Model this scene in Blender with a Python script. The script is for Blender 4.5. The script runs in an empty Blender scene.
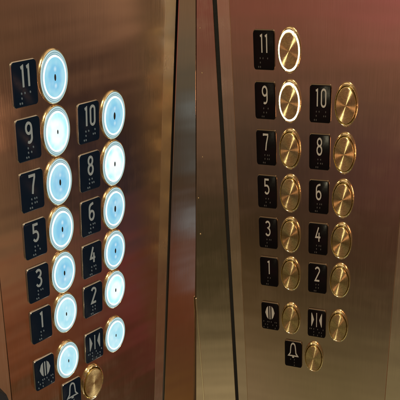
import bpy, math, random
from mathutils import Vector, Matrix
random.seed(4)
sc = bpy.context.scene
COL = sc.collection

# ------------------------------------------------------------------ frames
# camera frame: x right, y down, z forward.  Panel frame: x right, y up, z out of the metal, unit = one row pitch
F = 700.0
PITCH = 0.04
class Side: pass
def side(right, down, inward, t, a, scale):
    s = Side()
    s.x = Vector(right).normalized(); s.y = -Vector(down).normalized(); s.z = -Vector(inward).normalized()
    s.t = Vector(t) * scale; s.a = a; s.u = scale
    return s
L = side((0.71031, -0.29816, 0.63762), (-0.05101, 0.88167, 0.46911), (-0.70203, -0.36574, 0.61105),
         (-2.5153, -2.1121, 11.9633), 0.589, PITCH / 1.0541)
R = side((0.94296, 0.10199, -0.31688), (0.06686, 0.87449, 0.48042), (0.32611, -0.4742, 0.81779),
         (1.6516, -2.7614, 12.8977), 0.503, PITCH)
L.cols = dict(dx=2.165, g=1.233, by=1.017, bx=1.086, r=.49, px=-.966, py=-.01, pw=.404, ph=.400)
R.cols = dict(dx=2.123, g=1.231, by=1.010, bx=1.061, r=.437, px=-.952, py=-.01, pw=.410, ph=.385)

UP = (L.y + R.y).normalized()
FW = Vector((0, 0, 1)); FW = (FW - UP * FW.dot(UP)).normalized()
RT = FW.cross(UP)
if RT.x < 0: RT = -RT
CAM = Vector((0, 0, 1.5))
def wdir(c): return Vector((c.dot(RT), c.dot(FW), c.dot(UP)))
def wpt(c): return CAM + wdir(c)
def side_matrix(s, ox=0.0, oy=0.0):
    """panel frame -> world, origin moved to (ox, oy) on the panel, metres"""
    o = wpt(s.t + s.x * ox * s.u + s.y * oy * s.u)
    X, Y, Z = wdir(s.x), wdir(s.y), wdir(s.z)
    m = Matrix(((X.x, Y.x, Z.x, o.x), (X.y, Y.y, Z.y, o.y), (X.z, Y.z, Z.z, o.z), (0, 0, 0, 1)))
    return m
def unproject(s, px, py):
    d = Vector(((px - 200) / F, (py - 200) / F, 1))
    P = d * (s.z.dot(s.t) / s.z.dot(d))
    q = (P - s.t) / s.u
    return q.dot(s.x), q.dot(s.y)
def mirror_dir(s, px, py):
    d = Vector(((px - 200) / F, (py - 200) / F, 1)).normalized()
    r = d - 2 * d.dot(s.z) * s.z
    return wdir(r).normalized()

# ------------------------------------------------------------------ materials
def lin(rgb):
    return tuple((c / 255 / 12.92) if c / 255 <= .04045 else ((c / 255 + .055) / 1.055) ** 2.4 for c in rgb)
def new_mat(name):
    m = bpy.data.materials.new(name); m.use_nodes = True
    nt = m.node_tree; b = nt.nodes['Principled BSDF']
    return m, nt, b
def N(nt, typ, **kw):
    n = nt.nodes.new(typ)
    for k, v in kw.items(): setattr(n, k, v)
    return n
def ramp(nt, stops, interp='LINEAR'):
    r = N(nt, 'ShaderNodeValToRGB'); cr = r.color_ramp; cr.interpolation = interp
    while len(cr.elements) > 1: cr.elements.remove(cr.elements[-1])
    cr.elements[0].position = stops[0][0]; cr.elements[0].color = stops[0][1]
    for p, c in stops[1:]:
        e = cr.elements.new(p); e.color = c
    return r
def g4(v): return (v, v, v, 1)

def brushed(name, base, rough=.16, grain=.05, across=(70, 1.2, 8), wave=.00028):
    """satin metal brushed up and down; base colour varies a little with the grain and light wear"""
    m, nt, b = new_mat(name)
    tc = N(nt, 'ShaderNodeTexCoord')
    mp = N(nt, 'ShaderNodeMapping'); mp.inputs['Scale'].default_value = tuple(c / .04 for c in across)
    nt.links.new(tc.outputs['Object'], mp.inputs[0])
    n1 = N(nt, 'ShaderNodeTexNoise'); n1.inputs['Scale'].default_value = 1; n1.inputs['Detail'].default_value = 4
    nt.links.new(mp.outputs[0], n1.inputs['Vector'])
    n2 = N(nt, 'ShaderNodeTexNoise'); n2.inputs['Scale'].default_value = 26; n2.inputs['Detail'].default_value = 5
    nt.links.new(tc.outputs['Object'], n2.inputs['Vector'])
    mix = N(nt, 'ShaderNodeMix', data_type='RGBA')
    mix.inputs[6].default_value = (*[c * .90 for c in base], 1); mix.inputs[7].default_value = (*[min(1, c * 1.08) for c in base], 1)
    nt.links.new(n1.outputs['Fac'], mix.inputs[0])
    mx2 = N(nt, 'ShaderNodeMix', data_type='RGBA', blend_type='MULTIPLY'); mx2.inputs[0].default_value = 1
    r2 = ramp(nt, [(.3, g4(.92)), (.7, g4(1))])
    nt.links.new(n2.outputs['Fac'], r2.inputs[0]); nt.links.new(mix.outputs[2], mx2.inputs[6]); nt.links.new(r2.outputs[0], mx2.inputs[7])
    nt.links.new(mx2.outputs[2], b.inputs['Base Color'])
    b.inputs['Metallic'].default_value = 1
    mr = N(nt, 'ShaderNodeMapRange'); mr.inputs['To Min'].default_value = rough * .8; mr.inputs['To Max'].default_value = rough * 1.25
    nt.links.new(n1.outputs['Fac'], mr.inputs[0]); nt.links.new(mr.outputs[0], b.inputs['Roughness'])
    # finger smears and wiping marks change the gloss; the sheet is very slightly wavy up and down
    n3 = N(nt, 'ShaderNodeTexNoise'); n3.inputs['Scale'].default_value = 38; n3.inputs['Detail'].default_value = 6; n3.inputs['Distortion'].default_value = .3
    nt.links.new(tc.outputs['Object'], n3.inputs['Vector'])
    r3 = ramp(nt, [(.50, g4(0)), (.70, g4(.04))]); nt.links.new(n3.outputs['Fac'], r3.inputs[0])
    ad = N(nt, 'ShaderNodeMath', operation='ADD'); nt.links.new(mr.outputs[0], ad.inputs[0]); nt.links.new(r3.outputs[0], ad.inputs[1])
    nt.links.new(ad.outputs[0], b.inputs['Roughness'])
    mw = N(nt, 'ShaderNodeMapping'); mw.inputs['Scale'].default_value = (.16 / .04, 1.0 / .04, 1)
    nt.links.new(tc.outputs['Object'], mw.inputs[0])
    nw = N(nt, 'ShaderNodeTexNoise'); nw.inputs['Scale'].default_value = 1; nw.inputs['Detail'].default_value = 2.0
    nt.links.new(mw.outputs[0], nw.inputs['Vector'])
    bw = N(nt, 'ShaderNodeBump'); bw.inputs['Strength'].default_value = 1; bw.inputs['Distance'].default_value = wave
    nt.links.new(nw.outputs['Fac'], bw.inputs['Height'])
    bp = N(nt, 'ShaderNodeBump'); bp.inputs['Strength'].default_value = grain; bp.inputs['Distance'].default_value = .0002
    nt.links.new(bw.outputs[0], bp.inputs['Normal'])
    nt.links.new(n1.outputs['Fac'], bp.inputs['Height']); nt.links.new(bp.outputs[0], b.inputs['Normal'])
    return m

M = {}
BASE = (.70, .56, .44)
M['panel'] = brushed('bronze_steel', BASE, .165, wave=.0010)
M['panel_calm'] = brushed('bronze_steel_calm', BASE, .165, wave=.00026)
M['strip'] = brushed('bronze_steel_edge', (.86, .74, .58), .23)
M['wall'] = brushed('bronze_steel_wall', (.74, .60, .47), .15)
M['wall_bright'] = brushed('bronze_steel_polished', (.74, .60, .47), .085, .03)

def simple(name, col, rough, metal=0., coat=0., bump=None):
    m, nt, b = new_mat(name)
    b.inputs['Base Color'].default_value = (*col, 1); b.inputs['Roughness'].default_value = rough
    b.inputs['Metallic'].default_value = metal; b.inputs['Coat Weight'].default_value = coat
    tc = N(nt, 'ShaderNodeTexCoord'); n = N(nt, 'ShaderNodeTexNoise')
    n.inputs['Scale'].default_value = 900 if bump is None else bump[0]; n.inputs['Detail'].default_value = 3
    nt.links.new(tc.outputs['Object'], n.inputs['Vector'])
    bp = N(nt, 'ShaderNodeBump'); bp.inputs['Strength'].default_value = .05 if bump is None else bump[1]
    bp.inputs['Distance'].default_value = .0003
    nt.links.new(n.outputs['Fac'], bp.inputs['Height']); nt.links.new(bp.outputs[0], b.inputs['Normal'])
    mr = N(nt, 'ShaderNodeMapRange'); mr.inputs['To Min'].default_value = rough * .8; mr.inputs['To Max'].default_value = min(1, rough * 1.3)
    nt.links.new(n.outputs['Fac'], mr.inputs[0]); nt.links.new(mr.outputs[0], b.inputs['Roughness'])
    return m
M['gap'] = simple('dark_recess', (.006, .005, .005), .8)
M['brass'] = simple('polished_brass', (.98, .88, .54), .15, 1, bump=(330, 1.0))
M['brass_lit'] = simple('blue_lit_brass', (.95, .84, .58), .20, 1, bump=(420, .4))  # bezels of the lit buttons, paled in colour for their blue light
M['brass_groove'] = simple('groove_shade_brass', (.05, .03, .012), .5, 1)  # groove shade put into a darker brass colour
M['plate_black'] = simple('black_enamel', (.003, .0025, .003), .22, 0, 0, bump=(500, .06))
M['plate_blue_sheen'] = simple('black_enamel_blue_sheen', (.003, .009, .024), .28, 0, 0, bump=(500, .06))  # blue reflection on the black enamel put into its colour
for k_ in ('plate_black', 'plate_blue_sheen'): M[k_].node_tree.nodes['Principled BSDF'].inputs['Specular IOR Level'].default_value = .09
M['plate_edge'] = simple('plate_silver_edge', (.58, .57, .55), .28, 1)
M['plate_edge_dark'] = simple('plate_bronze_edge', (.20, .16, .12), .3, 1)
M['ink'] = simple('grey_raised_character', (.25, .32, .41), .45, .0)  # grey with the bluish light of the buttons put into the colour
M['ink_dim'] = simple('grey_engraved_character', (.33, .32, .31), .4, .0)
M['braille_light'] = simple('braille_grey', (.08, .12, .18), .35, 0)
M['braille_dark'] = simple('braille_black', (.03, .028, .03), .3, 0)
M['glint'] = simple('scratch_glint', (.50, .40, .24), .5, 1)
M['trim'] = simple('polished_trim', (.95, .85, .65), .15, 1)
M['dark_matte'] = simple('black_matte', (.006, .008, .016), .9)

def spun(name, base, rough, aniso, ring):
    """face turned on a lathe: fine concentric grooves give the bow-tie highlight"""
    m, nt, b = new_mat(name)
    b.inputs['Metallic'].default_value = 1
    b.inputs['Roughness'].default_value = rough; b.inputs['Anisotropic'].default_value = aniso; b.inputs['Anisotropic Rotation'].default_value = .25
    tg = N(nt, 'ShaderNodeTangent', direction_type='RADIAL', axis='Z')
    nt.links.new(tg.outputs[0], b.inputs['Tangent'])
    tc = N(nt, 'ShaderNodeTexCoord')
    sub = N(nt, 'ShaderNodeVectorMath', operation='SUBTRACT'); sub.inputs[1].default_value = (.5, .5, .5)
    nt.links.new(tc.outputs['Generated'], sub.inputs[0])
    flat = N(nt, 'ShaderNodeVectorMath', operation='MULTIPLY'); flat.inputs[1].default_value = (1, 1, 0)
    nt.links.new(sub.outputs[0], flat.inputs[0])
    ln = N(nt, 'ShaderNodeVectorMath', operation='LENGTH'); nt.links.new(flat.outputs[0], ln.inputs[0])
    n = N(nt, 'ShaderNodeTexNoise', noise_dimensions='1D'); n.inputs['Scale'].default_value = ring; n.inputs['Detail'].default_value = 3
    nt.links.new(ln.outputs['Value'], n.inputs['W'])
    mix = N(nt, 'ShaderNodeMix', data_type='RGBA')
    mix.inputs[6].default_value = (*[c * .72 for c in base], 1); mix.inputs[7].default_value = (*base, 1)
    nt.links.new(n.outputs['Fac'], mix.inputs[0])
    ng = N(nt, 'ShaderNodeTexNoise'); ng.inputs['Scale'].default_value = 650; ng.inputs['Detail'].default_value = 4; ng.inputs['Roughness'].default_value = .7
    nt.links.new(tc.outputs['Object'], ng.inputs['Vector'])
    oi = N(nt, 'ShaderNodeObjectInfo')
    nb = N(nt, 'ShaderNodeTexNoise', noise_dimensions='4D'); nb.inputs['Scale'].default_value = 130; nb.inputs['Detail'].default_value = 3
    ml = N(nt, 'ShaderNodeMath', operation='MULTIPLY'); ml.inputs[1].default_value = 19; nt.links.new(oi.outputs['Random'], ml.inputs[0])
    nt.links.new(tc.outputs['Object'], nb.inputs['Vector']); nt.links.new(ml.outputs[0], nb.inputs['W'])
    rg = ramp(nt, [(.35, g4(.72)), (.62, g4(1))]); nt.links.new(ng.outputs['Fac'], rg.inputs[0])
    m1 = N(nt, 'ShaderNodeMix', data_type='RGBA', blend_type='MULTIPLY'); m1.inputs[0].default_value = 1
    nt.links.new(mix.outputs[2], m1.inputs[6]); nt.links.new(rg.outputs[0], m1.inputs[7]); nt.links.new(m1.outputs[2], b.inputs['Base Color'])
    mr = N(nt, 'ShaderNodeMapRange'); mr.inputs['From Min'].default_value = .3; mr.inputs['From Max'].default_value = .7
    mr.inputs['To Min'].default_value = rough * .85; mr.inputs['To Max'].default_value = rough * 1.35
    nt.links.new(nb.outputs['Fac'], mr.inputs[0]); nt.links.new(mr.outputs[0], b.inputs['Roughness'])
    bp = N(nt, 'ShaderNodeBump'); bp.inputs['Strength'].default_value = .35; bp.inputs['Distance'].default_value = .0001
    nt.links.new(ng.outputs['Fac'], bp.inputs['Height']); nt.links.new(bp.outputs[0], b.inputs['Normal'])
    return m
M['face'] = spun('spun_brass', (1.0, .81, .42), .27, 1.0, 40)
M['face_bell'] = spun('worn_brass', (1, .82, .40), .30, .6, 30)

def lamp_face(name, centre, edge, spots, strength):
    """lit translucent lens: radial tint, moulded rings, a few hot blotches"""
    m, nt, b = new_mat(name)
    tc = N(nt, 'ShaderNodeTexCoord')
    sub = N(nt, 'ShaderNodeVectorMath', operation='SUBTRACT'); sub.inputs[1].default_value = (.5, .5, .5)
    nt.links.new(tc.outputs['Generated'], sub.inputs[0])
    flat = N(nt, 'ShaderNodeVectorMath', operation='MULTIPLY'); flat.inputs[1].default_value = (2, 2, 0)
    nt.links.new(sub.outputs[0], flat.inputs[0])
    ln = N(nt, 'ShaderNodeVectorMath', operation='LENGTH'); nt.links.new(flat.outputs[0], ln.inputs[0])
    r = ramp(nt, [(0, (*centre, 1)), (.55, (*centre, 1)), (.80, (*edge, 1)), (1, (*edge, 1))])
    nt.links.new(ln.outputs['Value'], r.inputs[0])
    oi = N(nt, 'ShaderNodeObjectInfo')
    ml = N(nt, 'ShaderNodeMath', operation='MULTIPLY'); ml.inputs[1].default_value = 37
    nt.links.new(oi.outputs['Random'], ml.inputs[0])
    n = N(nt, 'ShaderNodeTexNoise', noise_dimensions='4D'); n.inputs['Scale'].default_value = 2.1; n.inputs['Detail'].default_value = 2
    nt.links.new(tc.outputs['Generated'], n.inputs['Vector']); nt.links.new(ml.outputs[0], n.inputs['W'])
    rr = ramp(nt, [(.46, g4(0)), (.72, g4(1))])
    nt.links.new(n.outputs['Fac'], rr.inputs[0])
    mm = N(nt, 'ShaderNodeMath', operation='MULTIPLY'); mm.inputs[1].default_value = spots
    nt.links.new(rr.outputs[0], mm.inputs[0])
    mix = N(nt, 'ShaderNodeMix', data_type='RGBA'); mix.inputs[7].default_value = (.85, .98, 1, 1)
    nt.links.new(mm.outputs[0], mix.inputs[0]); nt.links.new(r.outputs[0], mix.inputs[6])
    prev = mix.outputs[2]
    gv = N(nt, 'ShaderNodeMapRange'); gv.inputs['To Min'].default_value = .35; gv.inputs['To Max'].default_value = 1.0
    nt.links.new(oi.outputs['Random'], gv.inputs[0])
    for sy in (-.42, .42):  # soft white glints put into the emission above and below the slot
        so = N(nt, 'ShaderNodeVectorMath', operation='SUBTRACT'); so.inputs[1].default_value = (.03, sy, 0)
        nt.links.new(flat.outputs[0], so.inputs[0])
        l2 = N(nt, 'ShaderNodeVectorMath', operation='LENGTH'); nt.links.new(so.outputs[0], l2.inputs[0])
        rs = ramp(nt, [(.0, g4(.8)), (.07, g4(.45)), (.17, g4(0))]); nt.links.new(l2.outputs['Value'], rs.inputs[0])
        mz = N(nt, 'ShaderNodeMix', data_type='RGBA'); mz.inputs[7].default_value = (.85, .98, 1, 1)
        gm = N(nt, 'ShaderNodeMath', operation='MULTIPLY'); nt.links.new(rs.outputs[0], gm.inputs[0]); nt.links.new(gv.outputs[0], gm.inputs[1]); nt.links.new(gm.outputs[0], mz.inputs[0]); nt.links.new(prev, mz.inputs[6]); prev = mz.outputs[2]
    mix = prev.node
    b.inputs['Base Color'].default_value = (.02, .03, .03, 1); b.inputs['Roughness'].default_value = .3; b.inputs['Specular IOR Level'].default_value = .15
    nt.links.new(mix.outputs[2], b.inputs['Emission Color']); b.inputs['Emission Strength'].default_value = strength
    return m
M['lens_blue'] = lamp_face('lit_blue_lens', lin((128, 198, 232)), lin((150, 214, 236)), .35, .98)
M['lens_pale'] = lamp_face('lit_pale_lens', lin((165, 222, 238)), lin((175, 228, 240)), .5, 1.02)
M['lens_white'] = lamp_face('lit_white_lens', lin((218, 247, 250)), lin((170, 225, 240)), 1.0, 1.25)
def emit(name, col, s, base=.02):
    m, nt, b = new_mat(name)
    b.inputs['Base Color'].default_value = (base, base, base, 1); b.inputs['Roughness'].default_value = .3; b.inputs['Specular IOR Level'].default_value = .2
    b.inputs['Emission Color'].default_value = (*col, 1); b.inputs['Emission Strength'].default_value = s
    return m
M['halo_white'] = emit('lit_white_ring', (.80, .98, 1), 1.7)
M['halo_warm'] = emit('lit_warm_white_ring', (1, .95, .78), 2.2)
nt_ = M['halo_warm'].node_tree; tc_ = N(nt_, 'ShaderNodeTexCoord'); no_ = N(nt_, 'ShaderNodeTexNoise')
no_.inputs['Scale'].default_value = 420; no_.inputs['Detail'].default_value = 3; nt_.links.new(tc_.outputs['Object'], no_.inputs['Vector'])
mr_ = N(nt_, 'ShaderNodeMapRange'); mr_.inputs['From Min'].default_value = .35; mr_.inputs['From Max'].default_value = .65
mr_.inputs['To Min'].default_value = .95; mr_.inputs['To Max'].default_value = 4.5
nt_.links.new(no_.outputs['Fac'], mr_.inputs[0]); nt_.links.new(mr_.outputs[0], nt_.nodes['Principled BSDF'].inputs['Emission Strength'])
M['lens_ring'] = emit('frosted_blue_ring', lin((150, 190, 200)), .75)
M['ring_bright'] = emit('frosted_pale_ring', lin((205, 232, 232)), .9)
M['slot'] = simple('dark_slot', (.01, .015, .02), .4)

# ------------------------------------------------------------------ mesh helpers (all lengths in row pitches)
def build(name, verts, faces, mats, parent, s, loc=(0, 0, 0), smooth=None, fm=None):
    me = bpy.data.meshes.new(name)
    me.from_pydata([(v[0] * s.u, v[1] * s.u, v[2] * s.u) for v in verts], [], faces)
    for m in (mats if isinstance(mats, (list, tuple)) else [mats]): me.materials.append(m)
    if fm:
        for p, i in zip(me.polygons, fm): p.material_index = i
    me.update()
    if smooth is not None:
        me.shade_smooth(); me.set_sharp_from_angle(angle=math.radians(smooth))
    o = bpy.data.objects.new(name, me); COL.objects.link(o)
    if parent is not None: o.parent = parent
    o.location = [c * s.u for c in loc]
    return o
def lathe(profile, a, n=96, cap=True, a_r=1.0):
    V, Fc = [], []
    for r, z in profile:
        for k in range(n):
            t = 2 * math.pi * k / n
            V.append((a * r * math.cos(t), r * math.sin(t), z))
    for i in range(len(profile) - 1):
        for k in range(n):
            k2 = (k + 1) % n
            Fc.append((i * n + k, i * n + k2, (i + 1) * n + k2, (i + 1) * n + k))
    if cap:
        Fc.append(tuple((len(profile) - 1) * n + k for k in range(n)))
    return V, Fc
def slab(x0, x1, y0, y1, z0, z1, bev=.012):
    """rectangular sheet with eased front edges"""
    return prism([(x0, y0), (x1, y0), (x1, y1), (x0, y1)], z0, z1, bev)
def prism(poly, z0, z1, bev=.012):
    n = len(poly); c = []
    for i in range(n):
        p0, p1, p2 = Vector(poly[i - 1]), Vector(poly[i]), Vector(poly[(i + 1) % n])
        e1 = (p1 - p0).normalized(); e2 = (p2 - p1).normalized()
        n1 = Vector((-e1.y, e1.x)); n2 = Vector((-e2.y, e2.x))
        b = (n1 + n2) / (1 + n1.dot(n2))
        c.append(p1 + b * bev)
    V = [(p[0], p[1], z0) for p in poly] + [(p[0], p[1], z1 - bev) for p in poly] + [(p.x, p.y, z1) for p in c]
    Fc = [tuple(reversed(range(n)))]
    for j in (0, 1):
        for i in range(n):
            k = (i + 1) % n
            Fc.append((j * n + i, j * n + k, (j + 1) * n + k, (j + 1) * n + i))
    Fc.append(tuple(2 * n + i for i in range(n)))
    return V, Fc
def rounded(w, h, r, n=8):
    P = []
    for cx, cy, a0 in ((w - r, h - r, 0), (-w + r, h - r, 90), (-w + r, -h + r, 180), (w - r, -h + r, 270)):
        for k in range(n + 1):
            t = math.radians(a0 + 90 * k / n); P.append((cx + r * math.cos(t), cy + r * math.sin(t)))
    return P
def squeeze(V, a, dx=0, dy=0): return [((x + dx) * a, y + dy, z) for x, y, z in V]
def join(parts):
    V, Fc = [], []
    for v, f in parts:
        o = len(V); V += v; Fc += [tuple(i + o for i in q) for q in f]
    return V, Fc
def ribbon(pts, w, z0, z1, closed=False):
    """raised stroke of width w along a polyline"""
    n = len(pts); P = [Vector(p) for p in pts]; left, right = [], []
    for i in range(n):
        if closed or 0 < i < n - 1:
            e1 = (P[i] - P[i - 1]).normalized(); e2 = (P[(i + 1) % n] - P[i]).normalized()
        elif i == 0: e1 = e2 = (P[1] - P[0]).normalized()
        else: e1 = e2 = (P[-1] - P[-2]).normalized()
        n1 = Vector((-e1.y, e1.x)); n2 = Vector((-e2.y, e2.x)); b = (n1 + n2) / max(.35, 1 + n1.dot(n2))
        left.append(P[i] + b * w / 2); right.append(P[i] - b * w / 2)
    V = [(p.x, p.y, z0) for p in left] + [(p.x, p.y, z0) for p in right] + [(p.x, p.y, z1) for p in left] + [(p.x, p.y, z1) for p in right]
    Fc = []
    m = n if closed else n - 1
    for i in range(m):
        k = (i + 1) % n
        Fc += [(3 * n + i, 3 * n + k, 2 * n + k, 2 * n + i), (i, 2 * n + i, 2 * n + k, k), (n + i, n + k, 3 * n + k, 3 * n + i)]
    if not closed:
        Fc += [(0, n, 3 * n, 2 * n), (n - 1, 2 * n - 1 + 0 * n, 4 * n - 1, 3 * n - 1)][:1]
        Fc += [(n - 1, 3 * n - 1, 4 * n - 1, 2 * n - 1)]
    return V, Fc
def arc(cx, cy, rx, ry, a0, a1, n=8):
    return [(cx + rx * math.cos(math.radians(a0 + (a1 - a0) * k / n)), cy + ry * math.sin(math.radians(a0 + (a1 - a0) * k / n))) for k in range(n + 1)]
def glyph(ch):
    """strokes in a box 0..1 by 0..1 -> list of (points, closed)"""
    q = .5
    if ch == '0': return [(arc(.5, .80, q, .2, 0, 180) + arc(.5, .2, q, .2, 180, 360), True)]
    if ch == '1': return [([(.0, .91), (.66, .97), (.66, 0)], False)]
    if ch == '2': return [(arc(.5, .78, q, .22, 160, -20) + [(.0, .0), (1.0, .0)], False)]
    if ch == '3': return [([(.02, .9)] + arc(.46, .78, .5, .22, 120, -62) + [(.4, .56), (.52, .55)] + arc(.46, .27, .54, .27, 62, -150), False)]
    if ch == '4': return [([(.62, 1), (.0, .30), (1.05, .30)], False), ([(.74, .62), (.74, 0)], False)]
    if ch == '5': return [([(.95, 1), (.08, 1), (.05, .58)] + arc(.45, .32, .52, .28, 100, -145), False)]
    if ch == '6': return [(arc(.5, .28, q, .27, 0, 360, 16)[:-1], True), ([(.85, 1), (.5, .97)] + arc(.5, .7, q, .26, 100, 180, 4) + [(0, .3)], False)]
    if ch == '7': return [([(0, .92), (0, 1), (.95, 1), (.95, .9), (.6, .42), (.45, 0)], False)]
    if ch == '8': return [(arc(.5, .77, .44, .23, 0, 360, 16)[:-1], True), (arc(.5, .27, q, .27, 0, 360, 16)[:-1], True)]
    if ch == '9': return [(arc(.5, .72, q, .27, 0, 360, 16)[:-1], True), ([(1, .7)] + arc(.5, .25, q, .25, 0, -120, 8), False)]
CELL = {'#': (3, 4, 5, 6), '1': (1,), '2': (1, 2), '3': (1, 4), '4': (1, 4, 5), '5': (1, 5), '6': (1, 2, 4), '7': (1, 2, 4, 5),
        '8': (1, 2, 5), '9': (2, 4), '0': (2, 4, 5), 'o': (1, 3, 5), 'p': (1, 2, 3, 4), 'c': (1, 4), 'l': (1, 2, 3), 'a': (1,), 'r': (1, 2, 3, 5), 'm': (1, 3, 4), 'e': (1, 5), 'n': (1, 3, 4, 5), 's': (2, 3, 4)}
def braille(text, z, a, cy=-.235, left=None):
    P = []; sp = .068; adv = .175
    x0 = -adv * (len(text) - 1) / 2 - sp / 2 if left is None else left
    for i, c in enumerate(text):
        for d in CELL[c]:
            col, row = (0, d - 1) if d < 4 else (1, d - 4)
            cx, cyy = x0 + i * adv + col * sp, cy + sp * 1.25 * (1 - row)
            V, Fc = lathe([(.023, 0), (.021, .009), (.014, .016), (.006, .0185)], 1, 10)
            P.append(([(x + cx, y + cyy, zz + z) for x, y, zz in V], Fc))
    return join(P)

# ------------------------------------------------------------------ parts
def tagp(o, label): o['label'] = label
def make_button(s, root, x, y, kind, label=None):
    r = s.cols['r']; a = s.a; bx, by = x * a, y
    lit = kind in ('blue', 'pale', 'white')
    # bezel: rolled outer lip, then a step down to the groove round the cap
    if lit:
        prof = [(1, -.02), (1, .022), (.988, .036), (.975, .044), (.962, .046), (.950, .040), (.945, .01), (.80, .01)]
    else:
        prof = [(1, -.02), (1, .024), (.988, .042), (.962, .054), (.925, .056), (.892, .048), (.872, .034), (.866, .01), (.80, .01)]
    V, Fc = lathe([(p * r, z) for p, z in prof], a, cap=False)
    fm = [0] * len(Fc)
    for q in range(len(Fc) - 2 * 96, len(Fc)): fm[q] = 1
    bz = build('button', V, Fc, [M['brass_lit' if lit else 'brass'], M['brass_groove']], root, s, (bx, by, 0), 40, fm)
    if label: tagp(bz, label)
    if lit:
        rings = [(.942, .012), (.940, .044), (.925, .053), (.905, .054), (.885, .046), (.872, .046), (.858, .056), (.842, .058), (.832, .048), (.822, .048), (.80, .050), (.79, .050)]
        V, Fc = lathe([(p * r, z) for p, z in rings], a, cap=False)
        fm = []
        for q in range(len(rings) - 1): fm += [1 if q in (1, 2, 6, 7) else 0] * 96
        build('frosted_ring', V, Fc, [M['lens_ring'], M['ring_bright']], bz, s, (0, 0, 0), 30, fm)
        V, Fc = lathe([(.788 * r, .030), (.788 * r, .066), (.775 * r, .072), (.735 * r, .072), (.722 * r, .064)], a, cap=False)
        build('light_ring', V, Fc, M['halo_white'], bz, s, (0, 0, 0), 30)
        V, Fc = lathe([(.720 * r, .03), (.720 * r, .064), (.70 * r, .068), (.35 * r, .070), (.12 * r, .071), (.02 * r, .071)], a)
        build('lens', V, Fc, M['lens_' + kind], bz, s, (0, 0, 0), 30)
        sw = {'blue': .135, 'pale': .10, 'white': .10}[kind] * random.uniform(.85, 1.15)
        V, Fc = lathe([(sw * r, .060), (sw * r, .0725), (sw * .8 * r, .0735)], a * .52, 24)
        build('slot', V, Fc, M['slot'], bz, s, (0, 0, 0), 30)
    else:
        ro = .835
        if kind == 'ring':
            V, Fc = lathe([(.885 * r, .02), (.885 * r, .050), (.875 * r, .060), (.84 * r, .066), (.815 * r, .064), (.81 * r, .03)], a, cap=False)
            build('light_ring', V, Fc, M['halo_warm'], bz, s, (0, 0, 0), 30)
            ro = .805
        fm = M['face_bell'] if kind == 'bell' else M['face']
        V, Fc = lathe([(ro * r, .005), (ro * r, .062), ((ro - .012) * r, .072), ((ro - .035) * r, .076), ((ro - .045) * r, .076), (.45 * r, .076), (.02 * r, .076)], a)
        build('cap', V, Fc, fm, bz, s, (0, 0, 0), 30)
    return bz

def make_plate(s, root, x, y, mark, name, tactile):
    c = s.cols; a = s.a; w, h = c['pw'], c['ph']
    left = s is L
    V, Fc = prism(rounded(w, h, .085), -.01, .030, .014)
    pl = build('number_plate' if mark.isdigit() else 'symbol_plate', squeeze(V, a), Fc, M['plate_edge' if left else 'plate_edge_dark'], root, s, ((x + c['px']) * a, y + c['py'], 0), 50)
    tagp(pl, name)
    V, Fc = prism(rounded(w - .010, h - .009, .078), .0, .044, .008)
    build('face_plate', squeeze(V, a), Fc, M['plate_blue_sheen' if left else 'plate_black'], pl, s, (0, 0, 0), 50)
    z0, z1 = .040, .056
    P = []
    W1 = .175; ytop, ybot = (.318, -.045) if left else (.302, -.040)
    H = ytop - ybot
    if mark.isdigit():
        W = .18 if len(mark) == 1 else .16
        gap = .10
        for i, ch in enumerate(mark):
            w_ = W * (.55 if ch == '1' else 1)
            if mark == '10': xs = (-.165, .045)[i]
            elif mark == '11': xs = (-.125, .06)[i]
            else: xs = -w_ / 2 + (.0)
            for j_, (pts, closed) in enumerate(glyph(ch)):
                P.append(ribbon([(xs + p[0] * w_, ybot + p[1] * H) for p in pts], .050 if left else .040, z0, z1 + .002 * j_, closed))
        nm = 'numeral'
    elif mark == 'open':
        for k in (-1, 1):
            pts = [(k * .075, .30), (k * .15, .25), (k * .215, .12), (k * .15, -.01), (k * .075, -.07)]
            if k < 0: pts = pts
            else: pts = list(reversed(pts))
            P.append(prism(pts if poly_ccw(pts) else list(reversed(pts)), z0, z1, .004))
        P.append(prism([(-.022, -.07), (.022, -.07), (.022, .30), (-.022, .30)], z0, z1, .004))
        nm = 'door_open_symbol'
    elif mark == 'close':
        for k in (-1, 1):
            pts = [(k * .22, .31), (k * .165, .22), (k * .115, .12), (k * .165, .02), (k * .22, -.08), (k * .235, -.06), (k * .235, .29)]
            P.append(prism(pts if poly_ccw(pts) else list(reversed(pts)), z0, z1, .004))
        P.append(prism([(-.017, -.08), (.017, -.08), (.017, .31), (-.017, .31)], z0, z1, .004))
        nm = 'door_close_symbol'
    else:
        pts = [(-.22, -.03), (-.13, .05), (-.11, .20)] + arc(0, .24, .10, .10, 170, 10, 6) + [(.11, .20), (.13, .05), (.22, -.03)]
        P.append(ribbon(pts, .042, z0, z1, True))
        P.append(prism([(-.045, -.09), (.045, -.09), (.045, -.055), (-.045, -.055)], z0, z1, .004))
        nm = 'bell_symbol'
    V, Fc = join(P)
    build(nm, squeeze(V, a), Fc, M['ink' if left else 'ink_dim'], pl, s, (0, 0, 0), 40)
    V, Fc = braille(tactile, .0435, a)
    build('braille_dots', squeeze(V, a), Fc, M['braille_light' if left else 'braille_dark'], pl, s, (0, 0, 0), 60)
def poly_ccw(p): return sum(p[i - 1][0] * p[i][1] - p[i][0] * p[i - 1][1] for i in range(len(p))) > 0

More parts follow.
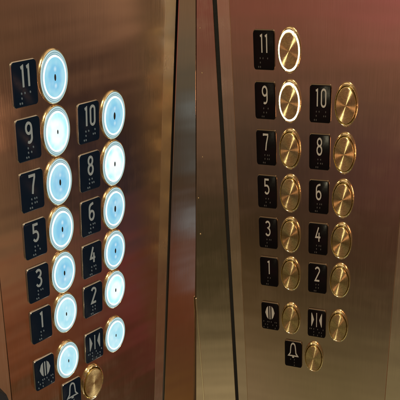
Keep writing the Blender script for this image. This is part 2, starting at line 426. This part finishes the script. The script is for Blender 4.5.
def layout(s):
    c = s.cols; P = {}
    for i, k in enumerate(('11', '9', '7', '5', '3', '1')): P[k] = (0, -i)
    for i, k in enumerate(('10', '8', '6', '4', '2')): P[k] = (c['dx'], -i - 1)
    P['open'] = (0, -5 - c['g']); P['close'] = (c['dx'], -5 - c['g']); P['bell'] = (c['bx'], -5 - c['g'] - c['by'])
    return P
def plate_label(k):
    return {'open': 'black plate with door open symbol', 'close': 'black plate with door close symbol', 'bell': 'black plate with a bell symbol'}.get(k, 'black plate reading ' + k + ' above braille')
TACT = {'open': 'open', 'close': 'clos', 'bell': 'al'}

def top(name, label, cat, s, ox, oy, group=None):
    o = bpy.data.objects.new(name, None); COL.objects.link(o)
    o.matrix_world = side_matrix(s, ox, oy); o.empty_display_size = .05
    o['label'] = label; o['category'] = cat
    if group: o['group'] = group
    return o
def shifted(V, ox, oy): return [(x - ox, y - oy, z) for x, y, z in V]
def sheet_top(name, label, cat, s, V, Fc, mat, org, smooth=30):
    o = build(name, shifted(V, *org), Fc, mat, None, s, (0, 0, 0), smooth)
    o.matrix_world = side_matrix(s, *org)
    o['label'] = label; o['category'] = cat
    return o

TOPY, BOTY = 3.2, -11.0

# ------------------------------------------------------------------ left half
pl = top('button_panel', 'bronze elevator button panel whose floor buttons glow pale blue, in the left half', 'control panel', L, .6, BOTY)
class Off: pass
def panel_sheet(s, root, ox, x0, x1):
    V, Fc = slab(x0, x1, BOTY, TOPY, -.05, 0.0, .005)
    return build('faceplate', shifted(V, ox, BOTY), Fc, M['panel'], root, s, (0, 0, 0), 30)
panel_sheet(L, pl, .6, -1.345, 2.56)
kinds = {'11': 'blue', '9': 'white', '7': 'blue', '5': 'blue', '3': 'blue', '1': 'pale', 'open': 'pale', '10': 'blue', '8': 'white', '6': 'blue', '4': 'blue', '2': 'white', 'close': 'pale', 'bell': 'bell'}
for k, (x, y) in layout(L).items():
    lab = {'white': 'floor button lit almost white', 'bell': 'unlit brass alarm button'}.get(kinds[k])
    make_button(L, pl, x - .6 / L.a, y - BOTY, kinds[k], lab)
    make_plate(L, pl, x - .6 / L.a, y - BOTY, k, plate_label(k), TACT.get(k, '#' + k))
# strips either side of the faceplate, the shadow gap and the corner wall
V, Fc = slab(2.562, 2.845, BOTY, TOPY, -.35, -.008, .006)
sheet_top('trim_strip', 'narrow bronze strip between the blue lit panel and the dark gap', 'trim', L, V, Fc, M['strip'], (2.7, BOTY))
V, Fc = slab(-4.2, -1.347, BOTY, TOPY, -.35, -.008, .006)
sheet_top('wall_panel', 'bronze wall sheet along the left edge of the blue lit panel', 'wall', L, V, Fc, M['strip'], (-2.5, BOTY))
def seam(s, off=0.0):
    a = unproject(s, 196, -90); b = unproject(s, 196, 455)
    return a, b
LW = Side(); ang = math.radians(14)      # this sheet turns a little towards the opening from the gap to the corner
rot_ = Matrix.Rotation(-ang, 3, L.y)
LW.x, LW.y, LW.z = rot_ @ L.x, L.y.copy(), rot_ @ L.z
if LW.z.z > L.z.z: rot_ = Matrix.Rotation(ang, 3, L.y); LW.x, LW.z = rot_ @ L.x, rot_ @ L.z
LW.u, LW.a, LW.t = L.u, L.a, L.t + L.x * 2.905 * L.u
(a0, a1), (b0, b1) = seam(LW)
V, Fc = prism([(0, b1), (b0, b1), (a0, a1), (0, a1)], -.04, 0.0, .010)
sheet_top('wall_panel', 'narrow brown metal wall with blue grey reflections left of the middle seam', 'wall', LW, V, Fc, M['wall_bright'], (.3, BOTY))
V, Fc = slab(-4.2, 3.1, BOTY, TOPY, -.42, -.37, .01)
o = build('backing_wall', shifted(V, 2.9, BOTY), Fc, M['gap'], None, L); o.matrix_world = side_matrix(L, 2.9, BOTY); o['kind'] = 'structure'

# ------------------------------------------------------------------ right half
pr = top('button_panel', 'bronze elevator button panel with spun brass buttons, only 11 and 9 ringed in white light', 'control panel', R, .5, BOTY)
V, Fc = slab(-1.12, 2.185, BOTY, TOPY, -.05, 0.0, .005)
build('faceplate', shifted(V, .5, BOTY), Fc, M['panel_calm'], pr, R, (0, 0, 0), 30)
for k, (x, y) in layout(R).items():
    kd = 'ring' if k in ('11', '9') else 'brass'
    make_button(R, pr, x - .5 / R.a, y - BOTY, kd, 'brass floor button with glowing white ring' if kd == 'ring' else None)
    make_plate(R, pr, x - .5 / R.a, y - BOTY, k, plate_label(k), TACT.get(k, '#' + k))
V, Fc = slab(-1.365, -1.122, BOTY, TOPY, -.35, -.006, .006)
sheet_top('trim_strip', 'narrow bronze strip between the dark gap and the brass button panel', 'trim', R, V, Fc, M['strip'], (-1.25, BOTY))
V, Fc = slab(2.187, 3.0, BOTY, TOPY, -.35, -.006, .006)
sheet_top('wall_panel', 'pale bronze wall sheet along the right edge of the brass button panel', 'wall', R, V, Fc, M['strip'], (2.5, BOTY))
RW = Side(); RW.u, RW.a, RW.y = R.u, R.a, R.y
RW.t = R.t + R.x * -1.435 * R.u
mx, my = unproject(LW, 196, 200)
Q = LW.t + LW.x * mx * LW.u + LW.y * my * LW.u - RW.t
Q = Q - RW.y * Q.dot(RW.y)
RW.x = -Q.normalized(); RW.z = RW.x.cross(RW.y)
if RW.z.z > 0: RW.z = -RW.z
(a0, a1), (b0, b1) = seam(RW)
V, Fc = prism([(b0, b1), (0, b1), (0, a1), (a0, a1)], -.04, 0.0, .010)
sheet_top('wall_panel', 'tall brown metal wall between the middle seam and the right dark gap', 'wall', RW, V, Fc, M['wall'], (-.3, BOTY))
V, Fc = slab(-1.6, 3.0, BOTY, TOPY, -.42, -.37, .01)
o = build('backing_wall', shifted(V, -1.4, BOTY), Fc, M['gap'], None, R); o.matrix_world = side_matrix(R, -1.4, BOTY); o['kind'] = 'structure'
# polished bead low on the corner
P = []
for px, py, q in ((200, 28, .016), (202, 73, .018), (202.5, 157, .016), (198.5, 198, .020), (200.5, 234, .026)):  # warm scratch glints put in as small pale raised specks
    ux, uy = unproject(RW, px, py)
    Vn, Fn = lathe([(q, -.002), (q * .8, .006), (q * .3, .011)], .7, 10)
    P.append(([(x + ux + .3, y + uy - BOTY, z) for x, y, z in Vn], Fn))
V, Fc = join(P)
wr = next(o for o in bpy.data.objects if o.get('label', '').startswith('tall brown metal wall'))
build('scratch_glints', V, Fc, M['glint'], wr, RW, (0, 0, 0), 60)
c0 = unproject(RW, 196, 298); c1 = unproject(RW, 204, 400)
k_ = (c1[0] - c0[0]) / (c1[1] - c0[1]); ye = c1[1] - 1.2; xe = c1[0] - k_ * 1.2
V, Fc = prism([(xe - .016, ye), (xe + .016, ye), (c0[0] + .016, c0[1]), (c0[0] - .016, c0[1])], 0.0, .02, .007)
sheet_top('corner_bead', 'thin bright polished bead running down beside the middle seam, low down', 'trim', RW, V, Fc, M['trim'], (xe, ye))

# something dark just inside the bottom left corner
P0 = unproject(L, -1, 387); P1 = unproject(L, 5.5, 402)
V, Fc = prism([(P0[0] - 1.2, P1[1] - 1.5), (P1[0] + .3, P1[1] - 1.5), P1, (P0[0], P0[1]), (P0[0] - 1.2, P0[1] + 1.6)], .02, .3, .03)
sheet_top('corner_block', 'dark navy edge just showing in the bottom left corner', 'block', L, V, Fc, M['dark_matte'], (P0[0] - .5, P1[1] - 1.5))

# ------------------------------------------------------------------ world: added colour spots whose reflections tone the metal
w = bpy.data.worlds.new('World'); sc.world = w; w.use_nodes = True
nt = w.node_tree; nt.nodes.clear()
out = N(nt, 'ShaderNodeOutputWorld'); bg = N(nt, 'ShaderNodeBackground'); nt.links.new(bg.outputs[0], out.inputs[0])
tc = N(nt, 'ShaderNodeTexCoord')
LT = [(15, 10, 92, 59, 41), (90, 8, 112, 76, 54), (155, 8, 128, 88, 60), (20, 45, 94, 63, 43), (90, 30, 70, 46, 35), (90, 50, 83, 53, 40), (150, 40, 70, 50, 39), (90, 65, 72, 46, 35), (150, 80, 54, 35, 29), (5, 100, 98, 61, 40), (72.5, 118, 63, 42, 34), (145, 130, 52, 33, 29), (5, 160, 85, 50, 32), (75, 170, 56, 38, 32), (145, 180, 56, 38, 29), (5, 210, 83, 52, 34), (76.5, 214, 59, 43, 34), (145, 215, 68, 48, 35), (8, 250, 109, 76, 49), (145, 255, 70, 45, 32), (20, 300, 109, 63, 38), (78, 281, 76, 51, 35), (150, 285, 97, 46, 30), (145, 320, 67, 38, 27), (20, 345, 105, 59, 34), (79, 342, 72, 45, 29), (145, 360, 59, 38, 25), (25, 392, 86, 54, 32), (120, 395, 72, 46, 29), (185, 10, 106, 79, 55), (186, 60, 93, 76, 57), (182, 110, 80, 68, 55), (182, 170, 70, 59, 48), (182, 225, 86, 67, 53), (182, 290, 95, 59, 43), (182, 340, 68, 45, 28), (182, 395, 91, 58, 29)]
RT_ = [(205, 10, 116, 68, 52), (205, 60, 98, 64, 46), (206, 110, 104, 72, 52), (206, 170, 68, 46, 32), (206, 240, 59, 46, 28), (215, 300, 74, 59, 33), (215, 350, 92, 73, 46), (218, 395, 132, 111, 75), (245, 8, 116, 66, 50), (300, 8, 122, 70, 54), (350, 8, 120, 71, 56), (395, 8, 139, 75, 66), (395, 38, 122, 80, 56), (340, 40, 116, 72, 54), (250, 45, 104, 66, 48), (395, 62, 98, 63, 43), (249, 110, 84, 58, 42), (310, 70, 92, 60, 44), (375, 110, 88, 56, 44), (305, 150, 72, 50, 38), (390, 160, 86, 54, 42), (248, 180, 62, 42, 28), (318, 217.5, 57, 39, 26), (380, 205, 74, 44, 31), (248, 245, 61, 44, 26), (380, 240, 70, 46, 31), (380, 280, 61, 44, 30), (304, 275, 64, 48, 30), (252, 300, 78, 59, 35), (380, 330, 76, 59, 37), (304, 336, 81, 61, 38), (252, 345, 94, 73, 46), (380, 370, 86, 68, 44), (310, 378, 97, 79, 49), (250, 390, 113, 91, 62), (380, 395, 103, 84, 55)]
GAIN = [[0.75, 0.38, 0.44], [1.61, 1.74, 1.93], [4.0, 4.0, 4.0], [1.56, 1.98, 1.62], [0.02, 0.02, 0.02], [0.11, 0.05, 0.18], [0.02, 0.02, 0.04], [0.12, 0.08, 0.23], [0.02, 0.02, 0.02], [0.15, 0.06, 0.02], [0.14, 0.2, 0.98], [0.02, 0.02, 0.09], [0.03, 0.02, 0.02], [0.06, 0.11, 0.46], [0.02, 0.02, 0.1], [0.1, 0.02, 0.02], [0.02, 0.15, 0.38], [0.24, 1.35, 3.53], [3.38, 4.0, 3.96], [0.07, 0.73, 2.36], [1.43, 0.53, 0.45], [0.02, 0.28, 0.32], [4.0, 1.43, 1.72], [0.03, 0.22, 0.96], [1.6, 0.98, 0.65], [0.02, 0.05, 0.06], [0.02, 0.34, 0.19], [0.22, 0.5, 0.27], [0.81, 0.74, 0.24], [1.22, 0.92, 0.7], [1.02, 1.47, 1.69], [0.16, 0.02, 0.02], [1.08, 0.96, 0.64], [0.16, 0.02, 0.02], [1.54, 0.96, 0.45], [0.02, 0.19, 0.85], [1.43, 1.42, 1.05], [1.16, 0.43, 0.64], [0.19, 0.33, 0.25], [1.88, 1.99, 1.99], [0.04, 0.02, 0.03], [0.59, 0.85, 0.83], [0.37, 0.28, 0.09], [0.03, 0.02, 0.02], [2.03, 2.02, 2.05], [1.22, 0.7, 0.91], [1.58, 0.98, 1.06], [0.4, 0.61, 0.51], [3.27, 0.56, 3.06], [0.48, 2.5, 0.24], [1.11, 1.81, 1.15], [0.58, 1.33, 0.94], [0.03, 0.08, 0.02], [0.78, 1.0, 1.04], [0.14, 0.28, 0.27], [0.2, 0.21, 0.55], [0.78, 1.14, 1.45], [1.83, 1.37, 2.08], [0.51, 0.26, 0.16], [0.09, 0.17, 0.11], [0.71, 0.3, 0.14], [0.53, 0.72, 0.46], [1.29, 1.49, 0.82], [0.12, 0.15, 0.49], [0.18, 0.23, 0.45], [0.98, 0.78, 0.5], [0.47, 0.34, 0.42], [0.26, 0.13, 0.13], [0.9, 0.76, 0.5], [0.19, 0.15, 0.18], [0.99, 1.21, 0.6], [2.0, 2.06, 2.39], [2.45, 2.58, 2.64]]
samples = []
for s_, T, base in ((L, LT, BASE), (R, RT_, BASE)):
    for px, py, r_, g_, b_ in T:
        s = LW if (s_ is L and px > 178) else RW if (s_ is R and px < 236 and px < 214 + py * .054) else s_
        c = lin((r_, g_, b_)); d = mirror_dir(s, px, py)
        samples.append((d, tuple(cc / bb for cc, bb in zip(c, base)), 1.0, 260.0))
for py, c in ((112, (150, 158, 155)), (160, (110, 116, 114)), (222, (165, 176, 176)), (272, (140, 142, 140))):   # added cool spots, mirrored as blue grey patches in the corner wall
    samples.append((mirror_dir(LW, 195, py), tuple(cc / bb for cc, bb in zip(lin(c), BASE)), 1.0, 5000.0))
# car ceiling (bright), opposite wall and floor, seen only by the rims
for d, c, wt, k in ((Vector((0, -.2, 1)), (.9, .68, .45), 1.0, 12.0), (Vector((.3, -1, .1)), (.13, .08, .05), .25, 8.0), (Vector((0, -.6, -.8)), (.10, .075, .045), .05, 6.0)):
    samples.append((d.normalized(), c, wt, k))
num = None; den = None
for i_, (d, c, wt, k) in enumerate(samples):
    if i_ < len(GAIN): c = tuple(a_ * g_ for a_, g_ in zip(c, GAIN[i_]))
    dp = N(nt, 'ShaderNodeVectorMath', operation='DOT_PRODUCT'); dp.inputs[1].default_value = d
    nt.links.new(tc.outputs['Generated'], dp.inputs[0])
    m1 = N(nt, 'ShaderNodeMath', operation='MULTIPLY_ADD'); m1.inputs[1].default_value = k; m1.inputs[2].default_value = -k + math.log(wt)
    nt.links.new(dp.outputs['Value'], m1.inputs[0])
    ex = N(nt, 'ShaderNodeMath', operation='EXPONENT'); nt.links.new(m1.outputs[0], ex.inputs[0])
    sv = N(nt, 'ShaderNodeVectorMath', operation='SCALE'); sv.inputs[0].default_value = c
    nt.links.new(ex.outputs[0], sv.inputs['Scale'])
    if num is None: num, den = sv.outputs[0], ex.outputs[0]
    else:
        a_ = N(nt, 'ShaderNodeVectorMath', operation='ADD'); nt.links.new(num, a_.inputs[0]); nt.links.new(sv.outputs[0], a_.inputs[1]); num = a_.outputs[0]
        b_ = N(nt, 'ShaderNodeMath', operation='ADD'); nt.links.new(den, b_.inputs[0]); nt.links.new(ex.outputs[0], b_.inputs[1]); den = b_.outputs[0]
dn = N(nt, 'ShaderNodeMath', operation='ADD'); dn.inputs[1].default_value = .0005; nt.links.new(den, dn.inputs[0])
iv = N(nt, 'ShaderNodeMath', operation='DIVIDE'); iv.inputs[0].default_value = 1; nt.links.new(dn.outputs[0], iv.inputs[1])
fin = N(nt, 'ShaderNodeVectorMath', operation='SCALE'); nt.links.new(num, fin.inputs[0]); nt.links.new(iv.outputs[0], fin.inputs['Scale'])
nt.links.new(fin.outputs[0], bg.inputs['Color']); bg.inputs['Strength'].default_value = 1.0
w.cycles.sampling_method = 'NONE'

# ------------------------------------------------------------------ lamps: added out of view to streak and brighten the brass
def area(name, loc, size, power, col, aim):
    l = bpy.data.lights.new(name, 'AREA'); l.shape = 'DISK'; l.size = size; l.energy = power; l.color = col
    o = bpy.data.objects.new(name, l); COL.objects.link(o); o.location = loc
    o.rotation_euler = (Vector(aim) - Vector(loc)).to_track_quat('-Z', 'Y').to_euler()
def lamp_for(s, px, py, u, tilt, dist, size, power, col):
    """stand a lamp where the turned faces of this panel would mirror it, `tilt` away from the straight reflection"""
    ux, uy = unproject(s, px, py)
    P = s.t + s.x * ux * s.u + s.y * uy * s.u
    h = (s.z + (s.x * u[0] + s.y * u[1]).normalized() * math.tan(math.radians(tilt))).normalized()
    d = P.normalized(); r = d - 2 * d.dot(h) * h
    area('streak_lamp', wpt(P + r * dist), size, power, col, wpt(P))
lamp_for(R, 318, 200, (.44, .90), 27, 1.1, .04, 6.2, (1, .90, .60))
lamp_for(R, 345, 135, (1, .0), 22, .30, .06, .15, (1, .50, .28))
lamp_for(L, 92, 381, (-.1, -1), 14, .7, .06, .8, (1, .88, .70))

# ------------------------------------------------------------------ camera
cd = bpy.data.cameras.new('camera'); cam = bpy.data.objects.new('camera', cd); COL.objects.link(cam)
cd.sensor_width = 36; cd.lens = 36 * F / 400; cd.clip_start = .01; cd.clip_end = 50
X, Y, Z = wdir(Vector((1, 0, 0))), wdir(Vector((0, -1, 0))), wdir(Vector((0, 0, -1)))
cam.matrix_world = Matrix(((X.x, Y.x, Z.x, CAM.x), (X.y, Y.y, Z.y, CAM.y), (X.z, Y.z, Z.z, CAM.z), (0, 0, 0, 1)))
sc.camera = cam
sc.view_settings.view_transform = 'Standard'; sc.view_settings.look = 'None'; sc.view_settings.exposure = 0; sc.view_settings.gamma = 1
sc.cycles.use_denoising = True
sc.cycles.max_bounces = 6
